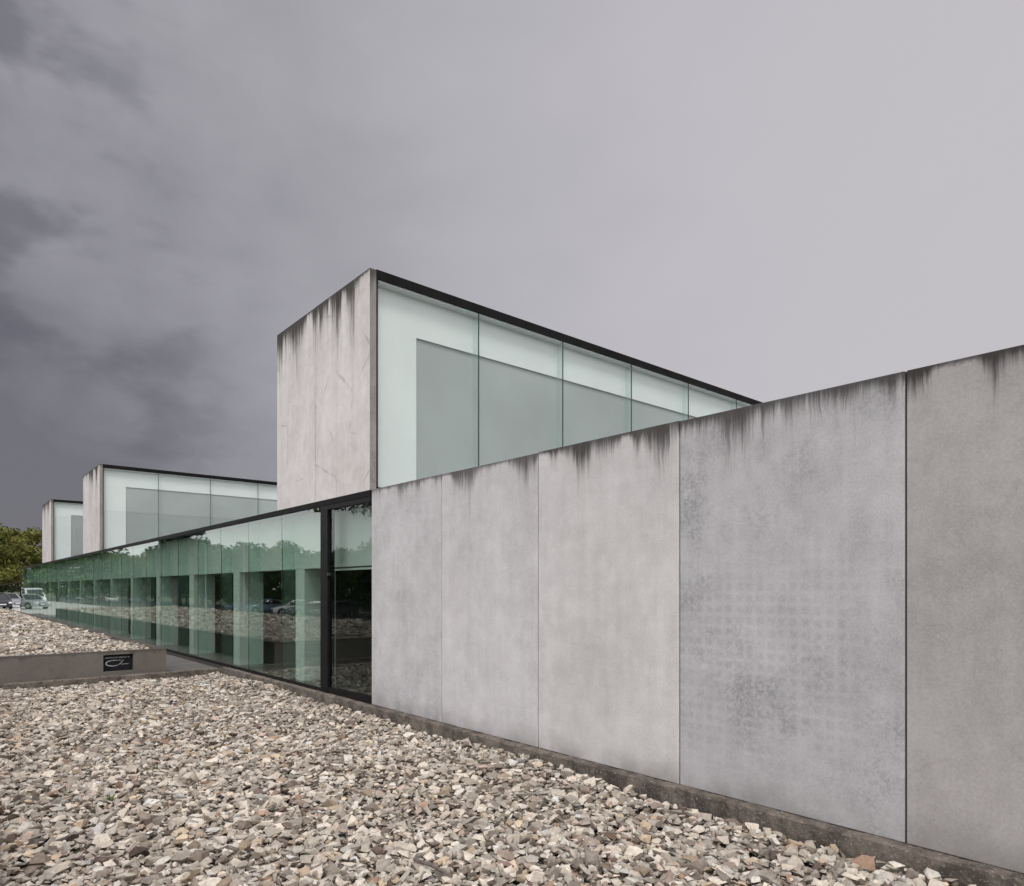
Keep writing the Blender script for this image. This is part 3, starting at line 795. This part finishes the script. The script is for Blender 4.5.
PD = paint('car_black', (.015, .016, .02)); PLB = paint('car_pale_blue', (.20, .30, .40), .4); PG = paint('car_grey', (.12, .125, .135), .4); PR = paint('car_red', (.16, .02, .022))
GP = 'cars parked in the car park, mirrored in the glass'
def put(kind, pm, x, y, rz, label, group=None, z=gz0):
    c = make_car(kind, pm, label); c.location = (x, y, z); c.rotation_euler = (0, 0, rz)
    if group: c['group'] = group
# the nose points along local -X; rz = pi turns it to face the building
PI = math.pi
put('hatch', PW, -16.4, 67.6, PI + .25, 'white hatchback mirrored in the glass pane nearest the black door post', GP)
put('hatch', PG, -16.5, 64.2, PI + .1, 'dark grey hatchback parked beside the white hatchback, mirrored in the glass', GP)
put('hatch', PLB, -16.6, 75.8, PI, 'pale blue hatchback mirrored in the glass between two white columns', GP)
put('saloon', PB, -16.4, 81.6, PI + .1, 'dark blue saloon mirrored in the glass beside the pale blue hatchback', GP)
put('hatch', PG, -16.3, 58.0, PI, 'grey hatchback mirrored in the glass right beside the black door post', GP)
put('saloon', PD, -17.5, 136.5, PI * .62, 'black saloon parked behind a white saloon, mirrored in the glass', GP)
put('saloon', PW, -16.8, 149, PI * .55, 'white saloon seen side-on, mirrored in the glass under the middle roof box', GP)
put('hatch', PR, -16.8, 163, PI * .8, 'dark red hatchback mirrored in the glass left of the white saloon', GP)
put('hatch', PW, -16.8, 188, PI * .7, 'white hatchback mirrored near the far left end of the glass', GP)
put('hatch', PLB, -16.8, 205, PI, 'pale blue hatchback mirrored farthest along the glass, beyond a white hatchback', GP)
put('saloon', PG, -16.8, 172, PI, 'dark grey saloon mirrored far along the glass', GP)
put('van', PW, 1.1, 87.0, 1.35, 'white van on the pale forecourt, mirrored at the far left end of the glass', None, -.05)
put('saloon', PS, 1.9, 76.5, 1.15, 'silver saloon on the pale forecourt, mirrored beside the white van', None, -.05)
put('hatch', PS, 6.9, 84.5, 1.95, 'silver hatchback on the pale forecourt just left of the end of the glass front', None, -.05)
put('hatch', PD, 5.3, 79.0, 1.7, 'black hatchback at the left edge of the photo beside the silver hatchback', None, -.05)
put('saloon', PW, 8.6, 97.0, .2, 'white saloon at the back of the pale forecourt below the yellow-green trees', None, -.05)

# ------------------------------------------------------------------ street lamps of the car park
mlamp = simple('galvanised_steel', (.28, .29, .30), .5, .6, .1, 10)
def lamp(x, y, h, rz, label):
    r = empty('street_lamp', (x, y, gz0), rz, label=label, cat='street lamp')
    k = MB(); k.tube([(0, 0, 0), (0, 0, .9), (0, 0, .92), (0, 0, h - .5), (.08, 0, h - .15), (.35, 0, h), (.9, 0, h + .06)], [.09, .09, .065, .05, .045, .04, .035], 10); k.build('pole', mlamp, r, smooth=True, at=1)
    k = MB(); k.rbox(.85, 1.55, -.13, .13, h + .0, h + .13, .04); k.build('lamp_head', mlamp, r, at=1)
lamp(-10.4, 70, 7.0, PI * .5, 'grey street lamp mirrored in the glass, just right of the tall dark tree')
lamp(-10.9, 60, 6.6, PI * .5, 'grey street lamp mirrored in the glass, nearest the black door post')
